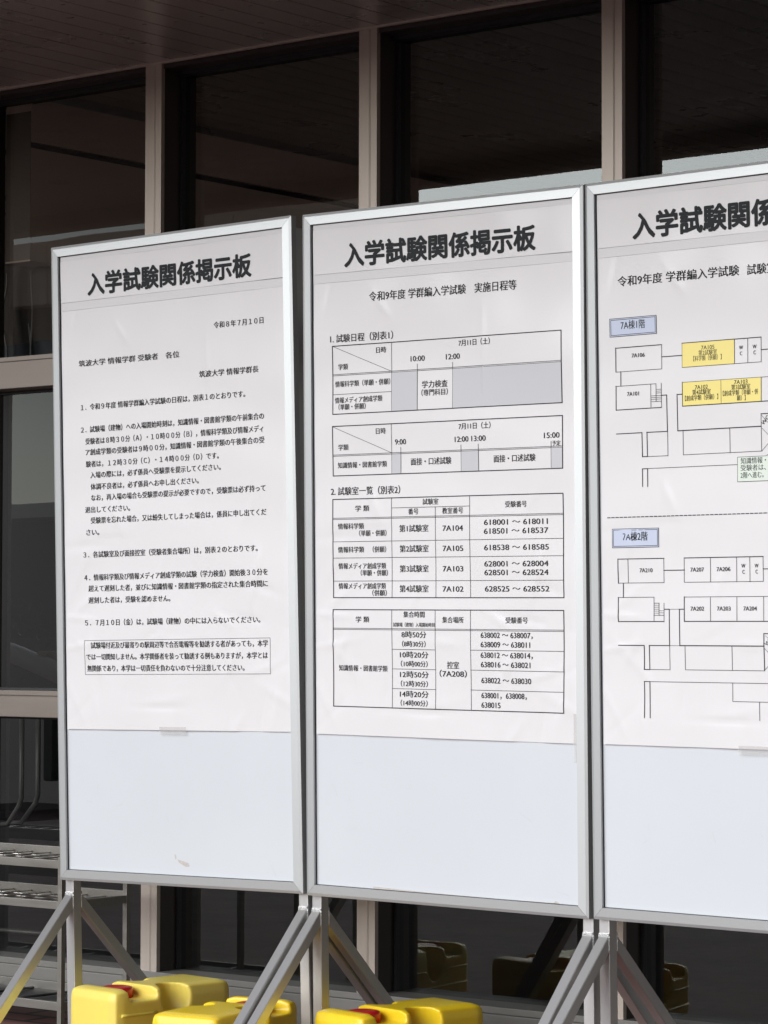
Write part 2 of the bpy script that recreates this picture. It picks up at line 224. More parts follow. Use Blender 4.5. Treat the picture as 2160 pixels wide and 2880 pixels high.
S3 = [(84.9, 410.0, 221.4, 410.0, 1.1), (84.9, 468.4, 221.4, 468.4, 1.1), (84.9, 410.0, 84.9, 468.4, 1.1), (221.4, 410.0, 221.4, 468.4, 1.1), (85.0, 410.0, 221.8, 410.0, 1.9), (84.9, 409.5, 84.9, 468.0, 1.9), (99.7, 468.3, 99.7, 503.3, 1.9), (221.4, 439.4, 279.6, 439.4, 1.9), (280.3, 410.4, 504.9, 410.4, 1.1), (280.3, 468.4, 504.9, 468.4, 1.1), (280.3, 410.4, 280.3, 468.4, 1.1), (504.9, 410.4, 504.9, 468.4, 1.1), (280.1, 410.4, 505.4, 410.4, 1.9), (430.2, 411.4, 430.2, 468.0, 1.1), (467.3, 411.9, 467.3, 468.2, 1.1), (504.9, 440.0, 531.1, 440.0, 1.9), (204.7, 503.2, 84.3, 503.2, 1.1), (85.1, 502.7, 85.1, 561.2, 1.9), (86.0, 561.0, 218.9, 561.0, 1.9), (189.1, 503.6, 189.1, 559.3, 1.1), (204.3, 503.6, 204.3, 545.2, 1.1), (219.7, 502.7, 219.7, 561.4, 1.1), (204.5, 517.0, 219.9, 517.0, 0.9), (204.4, 521.3, 219.8, 521.3, 0.9), (204.3, 525.7, 219.8, 525.7, 0.9), (189.1, 531.8, 219.7, 531.8, 0.9), (189.0, 536.1, 219.6, 536.1, 0.9), (188.9, 540.5, 219.5, 540.5, 0.9), (188.8, 545.9, 219.4, 545.9, 0.9), (219.7, 531.8, 234.8, 531.8, 1.9), (234.7, 531.8, 234.7, 619.5, 1.9), (279.7, 532.3, 264.8, 532.3, 1.9), (264.7, 532.4, 264.7, 618.8, 1.9), (264.7, 619.2, 503.2, 619.2, 2.2), (503.6, 590.2, 503.6, 677.1, 1.1), (503.7, 590.2, 528.6, 590.2, 1.9), (281.1, 504.3, 530.0, 504.3, 1.1), (279.9, 561.0, 529.1, 561.0, 1.9), (280.5, 503.8, 280.5, 561.1, 1.9), (392.2, 504.2, 392.2, 560.7, 1.1), (504.8, 504.9, 504.8, 560.7, 1.1), (85.1, 619.1, 161.1, 619.1, 1.9), (160.9, 618.8, 160.9, 677.3, 1.9), (160.8, 677.2, 175.7, 677.2, 1.9), (175.5, 677.1, 175.5, 618.7, 1.9), (175.4, 619.1, 234.7, 619.1, 1.9), (175.7, 677.5, 235.3, 677.5, 1.1), (235.0, 677.9, 235.0, 619.5, 1.1), (279.8, 619.5, 279.8, 677.6, 1.1), (280.0, 677.3, 503.5, 677.3, 1.1), (414.2, 620.0, 414.2, 677.8, 1.1), (504.8, 593.3, 532.9, 620.9, 0.8), (505.3, 623.4, 532.4, 648.3, 0.8), (504.4, 677.1, 532.4, 650.8, 0.8), (176.2, 706.3, 434.7, 706.3, 1.1), (160.4, 749.2, 160.4, 706.5, 1.9), (160.7, 706.6, 175.6, 706.6, 1.9), (175.3, 706.6, 175.3, 749.7, 1.9), (84.3, 923.4, 218.8, 923.4, 1.1), (84.3, 981.6, 218.8, 981.6, 1.1), (84.3, 923.4, 84.3, 981.6, 1.1), (218.8, 923.4, 218.8, 981.6, 1.1), (84.8, 923.4, 219.3, 923.4, 1.9), (84.3, 923.2, 84.3, 981.8, 1.9), (113.9, 923.4, 113.9, 981.5, 1.1), (99.0, 981.9, 99.0, 1016.5, 1.9), (218.8, 952.3, 279.1, 952.3, 1.9), (278.8, 923.5, 504.2, 923.5, 1.1), (278.8, 981.5, 504.2, 981.5, 1.1), (278.8, 923.5, 278.8, 981.5, 1.1), (504.2, 923.5, 504.2, 981.5, 1.1), (278.9, 923.5, 504.7, 923.5, 1.9), (354.5, 923.1, 354.5, 981.0, 1.1), (429.0, 924.2, 429.0, 981.7, 1.1), (466.6, 924.8, 466.6, 982.1, 1.1), (504.2, 952.5, 522.9, 952.5, 1.9), (83.4, 1016.4, 189.2, 1016.4, 1.1), (83.7, 1016.4, 83.7, 1075.0, 1.9), (83.9, 1074.9, 218.7, 1074.9, 1.9), (188.9, 1016.5, 188.9, 1073.3, 1.1), (189.0, 1030.8, 204.0, 1030.8, 1.1), (203.8, 1030.9, 203.8, 1060.5, 1.1), (188.9, 1035.7, 203.9, 1035.7, 0.8), (188.8, 1040.5, 203.9, 1040.5, 0.8), (188.8, 1045.4, 203.8, 1045.4, 0.8), (188.7, 1049.9, 203.7, 1049.9, 0.8), (188.6, 1054.8, 203.7, 1054.8, 0.8), (188.5, 1059.9, 218.9, 1059.9, 1.1), (218.7, 1030.6, 218.7, 1074.8, 1.1), (203.7, 1049.1, 218.4, 1049.1, 0.8), (203.7, 1054.0, 218.3, 1054.0, 0.8), (219.1, 1045.5, 234.4, 1045.5, 1.9), (234.3, 1045.5, 234.3, 1132.5, 1.9), (264.4, 1045.6, 264.4, 1132.6, 1.9), (234.4, 1045.6, 264.6, 1045.6, 0.8), (264.6, 1045.6, 278.4, 1045.6, 1.9), (278.8, 1016.6, 521.9, 1016.6, 1.1), (278.6, 1074.6, 521.0, 1074.6, 1.9), (278.7, 1016.2, 278.7, 1074.8, 1.9), (354.1, 1016.7, 354.1, 1074.3, 1.1), (429.2, 1017.2, 429.2, 1074.4, 1.1), (504.5, 1017.7, 504.5, 1074.4, 1.1), (84.5, 1132.4, 159.0, 1132.4, 1.9), (158.9, 1132.3, 158.9, 1190.3, 1.9), (158.8, 1190.3, 174.3, 1190.3, 1.9), (174.0, 1190.2, 174.0, 1132.5, 1.9), (173.7, 1132.5, 234.1, 1132.5, 1.9), (174.3, 1190.3, 234.3, 1190.3, 1.1), (234.2, 1190.1, 234.2, 1132.5, 1.1), (234.1, 1132.5, 264.3, 1132.5, 0.8), (264.3, 1132.4, 504.6, 1132.4, 2.2), (504.4, 1103.5, 504.4, 1189.8, 1.9), (505.0, 1103.3, 520.5, 1103.3, 1.9), (279.3, 1133.4, 279.3, 1189.9, 1.1), (279.6, 1189.9, 503.7, 1189.9, 1.1), (414.1, 1132.7, 414.1, 1189.4, 1.1), (508.9, 1108.2, 523.5, 1120.6, 0.8), (505.2, 1137.2, 523.0, 1153.7, 0.8), (504.3, 1188.4, 522.7, 1173.0, 0.8), (174.5, 1219.4, 518.6, 1219.4, 1.1), (157.9, 1306.4, 157.9, 1219.5, 1.9), (158.4, 1219.4, 174.5, 1219.4, 1.9), (174.4, 1219.3, 174.4, 1306.1, 1.9), (414.3, 1220.1, 414.3, 1262.4, 1.1), (414.8, 1262.9, 517.9, 1262.9, 1.1), (489.4, 1263.9, 489.4, 1306.2, 1.1)]

# ------------------------------------------------------------------ ground
bm = bmesh.new()
bmesh.ops.create_grid(bm, x_segments=1, y_segments=1, size=300)
tag(obj('pavement', bm, 'brick'), kind='structure')

# ------------------------------------------------------------------ the glazed building
YF, YG = 6.37, 6.47                           # faces of mullions and of glass
ZS = ZC + 1.757                               # soffit
bld = empty('glazed_building', (-5, YG, 0)); OFF = Vector((-5, YG, 0))
tag(bld, 'dark building front of tinted glass between bronze mullions under a brown soffit', 'building')
class _P:                                     # parts are modelled in world metres, then moved to the Empty
    pass
def bpart(name, bm, m, parent=None, smooth=False):
    if parent is None or parent is bld:
        bmesh.ops.translate(bm, verts=bm.verts[:], vec=-OFF)
        return obj(name, bm, m, bld, smooth)
    bmesh.ops.translate(bm, verts=bm.verts[:], vec=-OFF)
    return obj(name, bm, m, parent, smooth)
MX = [-5.951 + .8455 * k for k in range(-9, 8)]
Z_SILL = ZC - 1.02
for k, x in enumerate(MX):
    bm = bmesh.new()
    for xa, xb in ((x - .033, x + .0045), (x + .0055, x + .0085), (x + .0095, x + .033)): box(bm, xa, xb, YF, YF + .016, 0, ZS - .001, bev=.0008)
    box(bm, x - .0325, x + .0325, YF + .0165, YG + .06, 0, ZS - .002, mi=1)  # shade on the mullion sides put into a darker bronze
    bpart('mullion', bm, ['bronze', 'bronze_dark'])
Z_T1, Z_T0 = ZC + .888, ZC + .787
Z_L1, Z_L0 = ZC - .178, ZC - .262
for a, b in zip(MX, MX[1:]):
    x0, x1 = a + .034, b - .034
    bm = bmesh.new()
    box(bm, x0, x1, YF + .01, YG + .04, ZS - .018, ZS - .001, mi=2)
    for z0, z1 in ((Z_T0, Z_T1), (Z_L0, Z_L1)):
        box(bm, x0, x1, YF + .012, YG + .04, z0, z1, bev=.002)
        box(bm, x0, x1, YF + .004, YF + .011, z1 - .014, z1 - .001)
        box(bm, x0, x1, YG - .012, YG + .02, z0 - .009, z0 - .0005, mi=1)
        box(bm, x0, x1, YG - .012, YG + .02, z1 + .0005, z1 + .007, mi=1)
    box(bm, x0, x1, YG - .03, YG + .03, ZS - .032, ZS - .0185, mi=1)
    for xa, xb in ((x0 - .0005, x0 + .010), (x1 - .010, x1 + .0005)):
        for z0, z1 in ((Z_T1 + .0075, ZS - .0325), (Z_L1 + .0075, Z_T0 - .0095), (Z_SILL + .001, Z_L0 - .0095)):
            box(bm, xa, xb, YG - .014, YG + .02, z0, z1, mi=1)
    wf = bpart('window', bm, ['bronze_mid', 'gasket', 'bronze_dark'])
    for z0, z1 in ((Z_T1 + .007, ZS - .032), (Z_L1 + .007, Z_T0 - .009), (Z_SILL, Z_L0 - .009)):
        bm = bmesh.new()
        v = [bm.verts.new((x, YG, z)) for x, z in ((x0 + .009, z0), (x1 - .009, z0), (x1 - .009, z1), (x0 + .009, z1))]
        bm.faces.new(v); bpart('glass_pane', bm, 'glass', wf)
bm = bmesh.new(); box(bm, MX[0], MX[-1], YF - .012, YG + .06, 0, Z_SILL - .02, bev=.003)
box(bm, MX[0], MX[-1], YF - .004, YG + .06, Z_SILL - .0195, Z_SILL - .0005, bev=.002); bpart('sill', bm, 'sill')
bm = bmesh.new(); box(bm, MX[0], MX[-1], YF - .006, YF + .003, ZS - .006, ZS + .0005); bpart('head_trim', bm, 'bronze')
# soffit of narrow metal strips with screws, then the fascia
EAVE = 4.46
bm = bmesh.new(); x = MX[0]
box(bm, MX[0], MX[-1], EAVE, YG + .05, ZS + .012, ZS + .06, mi=1)
i = 0
while x < MX[-1] - .1:
    box(bm, x + .003, x + .0975, EAVE + .012, YG + .05, ZS, ZS + .010)
    if -9 < x < -2:
        for y in (5.95, 5.6, 5.25, 4.9, 4.5): 
            xx, yy = x + .075 + random.uniform(-.003, .003), y + random.uniform(-.02, .02)
            box(bm, xx - .006, xx + .006, yy - .003, yy + .003, ZS - .002, ZS + .001, mi=2)
    x += .1; i += 1
bpart('soffit', bm, ['soffit', 'gasket', 'screw'])
bm = bmesh.new(); box(bm, MX[0], MX[-1], EAVE - .06, EAVE + .0115, ZS - .06, ZS + .45)
box(bm, MX[0], MX[-1], EAVE + .0125, EAVE + .09, ZS - .05, ZS - .004, mi=1); bpart('fascia', bm, ['bronze', 'gasket'])
bm = bmesh.new(); box(bm, MX[0], MX[-1], EAVE - .05, 13, ZS + .46, ZS + .9); bpart('roof', bm, 'concrete')
# inside
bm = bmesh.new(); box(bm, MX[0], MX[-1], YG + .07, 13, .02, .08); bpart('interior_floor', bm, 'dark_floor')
bm = bmesh.new(); box(bm, MX[0], MX[-1], YG + .07, 13, ZS + .022, ZS + .1, mi=1); x = MX[0]
while x < MX[-1] - .1: box(bm, x + .003, x + .0975, YG + .07, 12.59, ZS + .004, ZS + .014); x += .1
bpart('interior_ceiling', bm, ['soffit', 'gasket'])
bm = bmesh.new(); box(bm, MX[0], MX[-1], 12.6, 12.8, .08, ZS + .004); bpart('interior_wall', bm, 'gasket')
bm = bmesh.new()
box(bm, -6.715, -6.60, YG + .016, 12.59, ZC + 1.60, ZC + 1.742)
box(bm, -6.715, -6.615, YG + .018, 12.59, ZC + 1.5805, ZC + 1.5995, mi=1)
box(bm, -6.715, -6.60, YG + .016, 12.59, ZC + 1.21, ZC + 1.58)
box(bm, -6.7145, -6.6005, YG + .0145, YG + .0159, ZC + 1.215, ZC + 1.70, mi=2)  # added dark plate tones the front-lit end down to the side-lit plaster
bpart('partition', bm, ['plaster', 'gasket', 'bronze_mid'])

# ------------------------------------------------------------------ notice boards
def rodrigues(w):
    w = Vector(w); return Matrix.Rotation(w.length, 3, w.normalized())
HB = 1.366                                    # local height of the board centre above the paving
rc = random.Random(3)
CREASE = []
for k in range(46):
    low = k % 3 != 0
    cu, cv = rc.uniform(.05, .85), (rc.uniform(.95, 1.36) if low else rc.uniform(.1, 1.36))
    if k % 4 == 1: cu = rc.choice((rc.uniform(.04, .14), rc.uniform(.74, .85)))
    an = rc.choice((rc.gauss(1.35, .3), rc.gauss(.1, .25), rc.gauss(-1.2, .3)))
    CREASE.append((cu, cv, math.cos(an), math.sin(an), rc.uniform(.006, .013), rc.uniform(.04, .11), rc.uniform(.0007, .0018) * rc.choice((1, 1, -1))))
_cache = {}
def ripple(u, v):
    key = (round(u, 4), round(v, 4))
    if key not in _cache: _cache[key] = _ripple(*key)
    return _cache[key]
def _ripple(u, v):                             # how far the paper stands off its plane, metres (towards the viewer)
    e = 0.0007 * math.sin(9 * u + 3.1 * v) + .0005 * math.sin(23 * v + 2 * math.sin(5 * u)) + .0004 * math.sin(31 * u + 5 * v)
    low = max(0, (v - .95) / .43)
    e *= 1.7; e += low * low * (.0026 * math.exp(-((u - .07) / .06) ** 2) * (1 + math.sin(26 * v)) * .5 + .0030 * math.exp(-((u - .80) / .07) ** 2) * (1 + math.sin(19 * v + 1)) * .5)
    e += low ** 4 * .0022 * (.6 + .4 * math.sin(13 * u + .5))
    for cu, cv, c, s, wd, ln, hgt in CREASE:
        du, dv = u - cu, v - cv
        if abs(du) > .25 or abs(dv) > .25: continue
        a, p = du * c + dv * s, -du * s + dv * c
        e += hgt * math.exp(-(a / ln) ** 2 - (p / wd) ** 2)
    return max(e, -.0022)
Y_SHEET, Y_INK = .0075, .0064
def paper(bm, u0, v0, u1, v1, nu, nv, dy=0., top=0.):
    g = [[bm.verts.new((u - .45, Y_SHEET + dy - ripple(u, v), HB + .9 - v)) for u in (u0 + (u1 - u0) * i / nu for i in range(nu + 1))]
         for v in (v0 + (v1 - v0) * j / nv for j in range(nv + 1))]
    for j in range(nv):
        for i in range(nu): bm.faces.new((g[j][i], g[j + 1][i], g[j + 1][i + 1], g[j][i + 1])).smooth = True
def on_paper(u, v, dy=0.): return (u - .45, Y_INK + dy - ripple(u, v), HB + .9 - v)
def quad(bm, u0, v0, u1, v1, dy=0., n=1, mi=0):
    long_u = abs(u1 - u0) >= abs(v1 - v0)
    n = max(1, int(max(abs(u1 - u0), abs(v1 - v0)) / .012))
    for k in range(n):
        a, b = k / n, (k + 1) / n
        if long_u: p = (u0 + (u1 - u0) * a, v0, u0 + (u1 - u0) * b, v1)
        else: p = (u0, v0 + (v1 - v0) * a, u1, v0 + (v1 - v0) * b)
        f = bm.faces.new([bm.verts.new(on_paper(*q, dy)) for q in ((p[0], p[1]), (p[0], p[3]), (p[2], p[3]), (p[2], p[1]))])
        f.material_index = mi
def line(bm, u0, v0, u1, v1, wd):
    a, b = Vector((u0, v0)), Vector((u1, v1)); d = b - a
    if d.length < 1e-6: return
    n = max(1, int(d.length / .012)); s = Vector((-d.y, d.x)).normalized() * (wd / 2); e = d.normalized() * (wd / 2)
    a, b = a - e, b + e; d = b - a
    for k in range(n):
        p, q = a + d * (k / n), a + d * ((k + 1) / n)
        bm.faces.new([bm.verts.new(on_paper(*c)) for c in (p - s, p + s, q + s, q - s)])
def text(bm, s, u0, u1, vb, em, bold=0., rot=0.):
    """lettering: the ink spans u0..u1 (mm) and stands on vb (mm below the board's top); em is the type size"""
    cu = bpy.data.curves.new('t', 'FONT'); cu.body = s; cu.size = 1.0; cu.resolution_u = 3; cu.fill_mode = 'FRONT'
    o = bpy.data.objects.new('t', cu); COL.objects.link(o)
    me = bpy.data.meshes.new_from_object(o.evaluated_get(bpy.context.evaluated_depsgraph_get()))
    COL.objects.unlink(o); bpy.data.objects.remove(o); bpy.data.curves.remove(cu)
    xs = [v.co.x for v in me.vertices]; ys = [v.co.y for v in me.vertices]
    if not xs: return
    x0, x1, y0 = min(xs), max(xs), min(ys)
    k = (u1 - u0) / (x1 - x0) / 1000; kz = em / 1000
    c, sn = math.cos(rot), math.sin(rot)
    shifts = [(0, 0)]
    if bold: shifts += [(bold * math.cos(t * math.pi / 4), bold * math.sin(t * math.pi / 4)) for t in ((0, 4) if bold < .02 else range(8))]
    for lay, (sx, sy) in enumerate(shifts):          # heavier type: the same glyphs overprinted a hair apart
        vs = []
        for v in me.vertices:
            p, q = (v.co.x - x0 + sx) * k, (v.co.y - y0 + sy) * kz
            vs.append(bm.verts.new(on_paper(u0 / 1000 + p * c - q * sn, vb / 1000 - p * sn - q * c, -.00002 * lay)))
        for p in me.polygons: bm.faces.new([vs[i] for i in p.vertices])
    bpy.data.meshes.remove(me)
EMK = 1.0
def block(name, items, parent, bold=.014, m='ink'):
    bm = bmesh.new()
    for it in items: text(bm, it[0], it[1], it[2], it[3], it[4] * EMK, bold)
    return obj(name, bm, m, parent)
def rules(name, segs, parent):
    bm = bmesh.new()
    for s in segs: line(bm, s[0] / 1000, s[1] / 1000, s[2] / 1000, s[3] / 1000, s[4] / 1000)
    return obj(name, bm, 'ink', parent)
def rail(bm, p, inner, y_in=0., y_out=.0045, yb=.024):
    """one mitred rail: p = outer corner a, outer b, inner b, inner a in (x, z)"""
    (ax, az), (bx_, bz), (cx, cz), (dx, dz) = p
    o1, o2 = [bm.verts.new((ax, y_out, az)), bm.verts.new((bx_, y_out, bz))], [bm.verts.new((ax, yb, az)), bm.verts.new((bx_, yb, bz))]
    i1, i2 = [bm.verts.new((dx, y_in, dz)), bm.verts.new((cx, y_in, cz))], [bm.verts.new((dx, yb, dz)), bm.verts.new((cx, yb, cz))]
    L = lambda a, b, t: a + (b - a) * t
    m1 = [bm.verts.new((L(ax, dx, .25), .0015, L(az, dz, .25))), bm.verts.new((L(bx_, cx, .25), .0015, L(bz, cz, .25)))]
    for f in ((o1[0], o1[1], m1[1], m1[0]), (m1[0], m1[1], i1[1], i1[0]), (i1[0], i1[1], i2[1], i2[0]), (o2[0], o2[1], o1[1], o1[0]),
              (i2[0], i2[1], o2[1], o2[0]), (o1[0], m1[0], i1[0], i2[0], o2[0]), (o1[1], o2[1], i2[1], i1[1], m1[1])): bm.faces.new(f)

def make_board(pose, label):
    R = rodrigues(pose[:3]); c = Vector(pose[3:]) + Vector((0, 0, ZC))
    root = empty('notice_board', c - R @ Vector((0, 0, HB)), R)
    tag(root, label, 'notice board', 'row of white notice boards on metal stands')
    T = .029; g = .0004; zb, zt = HB - .9, HB + .9
    P = {'tl': (-.45, zt), 'tr': (.45, zt), 'br': (.45, zb), 'bl': (-.45, zb)}
    I = {'tl': (-.45 + T, zt - T), 'tr': (.45 - T, zt - T), 'br': (.45 - T, zb + T), 'bl': (-.45 + T, zb + T)}
    for a, b in (('tl', 'tr'), ('br', 'bl')):
        s = 1 if a == 'tl' else -1; bm = bmesh.new()
        rail(bm, ((P[a][0] + s * g, P[a][1]), (P[b][0] - s * g, P[b][1]), (I[b][0] - s * g, I[b][1]), (I[a][0] + s * g, I[a][1])), I); obj('frame_rail', bm, 'frame_alu', root)
    for a, b in (('bl', 'tl'), ('tr', 'br')):
        s = 1 if a == 'bl' else -1; bm = bmesh.new()
        rail(bm, ((P[a][0], P[a][1] + s * g), (P[b][0], P[b][1] - s * g), (I[b][0], I[b][1] - s * g), (I[a][0], I[a][1] + s * g)), I); obj('frame_rail', bm, 'frame_alu', root)
    bx('panel', 'panel', root, -.45 + T + .0005, .45 - T - .0005, .0105, .020, zb + T + .0005, zt - T - .0005)
    bx('backing', 'board_back', root, -.42, .42, .0206, .0236, zb + .0295, zt - .0295)
    for sx in (-1, 1):
        xc = sx * (.45 - .0165)
        bx('post', 'post_alu', root, xc - .0155, xc + .0155, .0245, .0555, .001, zt - .03, bev=.0015)
        for sy in (-1, 1):
            bm = bmesh.new(); yf = .0245 if sy < 0 else .0555
            a = Vector((xc, yf, .405)); b = Vector((xc, yf + sy * .375, .030))
            d = (b - a).normalized(); s = Vector((1, 0, 0)); t = d.cross(s)
            if t.z < 0: t = -t
            h = .0155; r = .0148
            # the tube is cut flush with the post and level with the foot bar
            vs = []
            for i in (-1, 1):
                for j in (-1, 1):
                    o = t * (j * r)
                    p0 = a + o; p0 = p0 - d * ((p0.y - yf) / d.y)
                    p1 = b + o; p1 = p1 - d * ((p1.z - .0305) / d.z)
                    vs += [bm.verts.new(p0 + s * (i * r)), bm.verts.new(p1 + s * (i * r))]
            for f in ((0, 1, 3, 2), (4, 6, 7, 5), (0, 4, 5, 1), (2, 3, 7, 6), (0, 2, 6, 4), (1, 5, 7, 3)): bm.faces.new([vs[i] for i in f])
            es = [e for e in bm.edges if abs((e.verts[0].co - e.verts[1].co).normalized().dot(d)) > .95]
            bmesh.ops.bevel(bm, geom=es, offset=.0015, segments=2, affect='EDGES')
            zt0 = max(v.co.z for v in bm.verts); zb0 = min(v.co.z for v in bm.verts if abs(v.co.y - yf) < .002)
            rnd = random.Random(int((sx + 2) * 10 + sy))
            n = 7
            tube(bm, [(xc - r + 2 * r * k / n, yf + sy * .001, zt0 + .002 + rnd.uniform(-.001, .001)) for k in range(n + 1)], .0034, 6, mi=1)
            for q in (-1, 1):
                tube(bm, [(xc + q * (r + .0004), yf + sy * .001, zb0 + (zt0 - zb0) * k / n + rnd.uniform(-.001, .001)) for k in range(n + 1)], .0017, 6, mi=1)
            obj('brace', bm, ['post_alu', 'weld'], root)
        bx('foot_bar', 'post_alu', root, xc - .0155, xc + .0155, -.36, .0240, .001, .030, bev=.0015)
        bx('foot_bar', 'post_alu', root, xc - .0155, xc + .0155, .0560, .42, .001, .030, bev=.0015)
    bm = bmesh.new(); q = .0015
    for xa, xb, za, zc in ((-.45 + T + .001, .45 - T - .001, zt - T - q, zt - T - .0006), (-.45 + T + .001, .45 - T - .001, zb + T + .0006, zb + T + q),
                           (-.45 + T + .0006, -.45 + T + q, zb + T + q + .0002, zt - T - q - .0002), (.45 - T - q, .45 - T - .0006, zb + T + q + .0002, zt - T - q - .0002)):
        box(bm, xa, xb, .0078, .0104, za, zc)
    obj('edge_shade', bm, 'gasket', root)  # dark strip stands in for the contact shade inside the frame lip
    return root
def make_sheets(root, right=.868):
    bm = bmesh.new(); paper(bm, .035, .045, right, .1625, 80, 12); hd = obj('header_sheet', bm, 'paper', root)
    bm = bmesh.new(); paper(bm, .036, .187, right + .006, 1.3735, 110, 150); ns = obj('notice_sheet', bm, 'paper', root)
    for va, vc in ((.0312, .0445), (.1632, .1862)):
        bm = bmesh.new(); box(bm, .033 - .45, right - .45, .0085, .0093, HB + .9 - vc, HB + .9 - va); obj('film_strip', bm, 'grey_film', root)
    return hd, ns
def tape(root, u0, v0, u1, v1):
    bm = bmesh.new(); quad(bm, u0, v0, u1, v1, .0003); obj('tape', bm, 'tape', root)
def scuff(root, pts):
    bm = bmesh.new(); bm.faces.new([bm.verts.new((u - .45, .0101, HB + .9 - v)) for u, v in pts]); obj('scuff', bm, 'scuff', root)

D = math.pi / 180
b1 = make_board((0.99707713*D, -0.76374019*D, -0.11116653*D, -5.3107, 5.7656, 0.2111), 'left notice board with a text-only notice sheet beside the umbrella rack')
b2 = make_board((1.349795*D, 0.37918781*D, -0.15458487*D, -4.3855, 5.7653, 0.2108), 'middle notice board with timetable and room tables printed on its sheet')
b3 = make_board((1.10091919*D, 0.01414106*D, -2.73415685*D, -3.4777, 5.7456, 0.2091), 'right notice board with yellow-marked floor plans, cut off by the photo edge')
TITLE = '入学試験関係掲示板'
h1, n1 = make_sheets(b1); h2, n2 = make_sheets(b2); h3, n3 = make_sheets(b3)
for h in (h1, h2, h3):
    bm = bmesh.new(); text(bm, TITLE, 142.0, 754.0, 148.8, 66.5, .033); obj('title_lettering', bm, 'title_ink', h)
block('lettering', T1, n1)
u0, v0, u1, v1 = BOX1
rules('ruled_box', [(u0, v0, u1, v0, .9), (u0, v1, u1, v1, .9), (u0, v0, u0, v1, .9), (u1, v0, u1, v1, .9)], n1)
cuts = [0, 300, 350, 550, 720, 745, 1080, 2000]
for lo, hi in zip(cuts, cuts[1:]):
    it = [t for t in T2 if lo <= t[3] < hi]
    if it: block('lettering', it, n2, .010)
for lo, hi in ((0, 600), (600, 760), (760, 1100), (1100, 2000)):
    rules('table_rules', [q for q in S2 if lo <= (q[1] + q[3]) / 2 < hi], n2)
for q in F2:
    bm = bmesh.new(); quad(bm, q[0] / 1000, q[1] / 1000, q[2] / 1000, q[3] / 1000, .0002); obj('shaded_cell', bm, 'grey_ink', n2)
T3x = T3 + [('試験室', 469.4, 549, 262.5, 27), ('知識情報・図書館学類', 444.1, 600, 705.8, 16), ('受験者は、階段で', 443.8, 575, 722.2, 16)]
for it in T3x: block('lettering', [it], n3, .012)
for q in ((510, 535, 617.7), (512, 536, 1133)):
    bm = bmesh.new(); text(bm, 'WC', *q, 13, .012, .8); obj('lettering', bm, 'ink', n3)
dash = []; u = DASH[0]
while u < 830: dash.append((u, DASH[1], u + 8, DASH[1], 2.0)); u += 12.6
segs3 = S3 + dash
for q in BL3:
    for k in (0, 3.4): segs3 += [(q[0]+k, q[1]+k, q[2]-k, q[1]+k, 1.3), (q[0]+k, q[3]-k, q[2]-k, q[3]-k, 1.3), (q[0]+k, q[1]+k, q[0]+k, q[3]-k, 1.3), (q[2]-k, q[1]+k, q[2]-k, q[3]-k, 1.3)]
gu0, gv0, gu1, gv1 = 435, 689, 640, 747
segs3 += [(gu0, gv0, 515.5, gv0, 1.1), (515.5, gv0, 527, 684, 1.1), (527, 684, 545, gv0, 1.1), (545, gv0, gu1, gv0, 1.1), (gu0, gv1, gu1, gv1, 1.1), (gu0, gv0, gu0, gv1, 1.1), (gu1, gv0, gu1, gv1, 1.1)]
rules('plan_lines', [q for q in segs3 if q[3] < 815], n3); rules('dashed_line', dash, n3); rules('plan_lines', [q for q in segs3 if q[1] > 830], n3)
def fills(name, qs, m):
    for q in qs:
        bm = bmesh.new(); quad(bm, q[0] / 1000, q[1] / 1000, q[2] / 1000, q[3] / 1000, .0002); obj(name, bm, m, n3)
fills('room_fill', Y3, 'yellow_ink'); fills('floor_label_fill', BL3, 'blue_ink'); fills('callout_fill', [(gu0, gv0, gu1, gv1)], 'green_ink')
tape(b1, .392, 1.364, .492, 1.386); tape(b3, .43, 1.366, .52, 1.388); tape(b2, .858, 1.30, .869, 1.42)
scuff(b1, [(.436, 1.716), (.440, 1.712), (.443, 1.722), (.440, 1.728)]); scuff(b1, [(.447, 1.726), (.486, 1.735), (.492, 1.744), (.478, 1.746), (.452, 1.735)])
scuff(b2, [(.22, 1.764), (.40, 1.768), (.62, 1.7695), (.80, 1.768), (.80, 1.7705), (.22, 1.7705)])
scuff(b2, [(.790, 1.7700), (.797, 1.763), (.806, 1.7672), (.812, 1.7706)])

rs = random.Random(11)
for bd in (b1, b2, b3):
    for k in range(7):
        u, v, a, ln, wd = rs.uniform(.08, .8), rs.uniform(1.43, 1.74), rs.gauss(.2, .9), rs.uniform(.008, .045), rs.uniform(.0008, .0018)
        du, dv, nu, nv = math.cos(a) * ln, math.sin(a) * ln, -math.sin(a) * wd, math.cos(a) * wd
        bm = bmesh.new(); bm.faces.new([bm.verts.new((x - .45, .0102, HB + .9 - z)) for x, z in ((u, v), (u + du, v + dv), (u + du + nu, v + dv + nv), (u + nu * .4, v + nv * .4))])
        obj('scratch', bm, 'streak', bd)

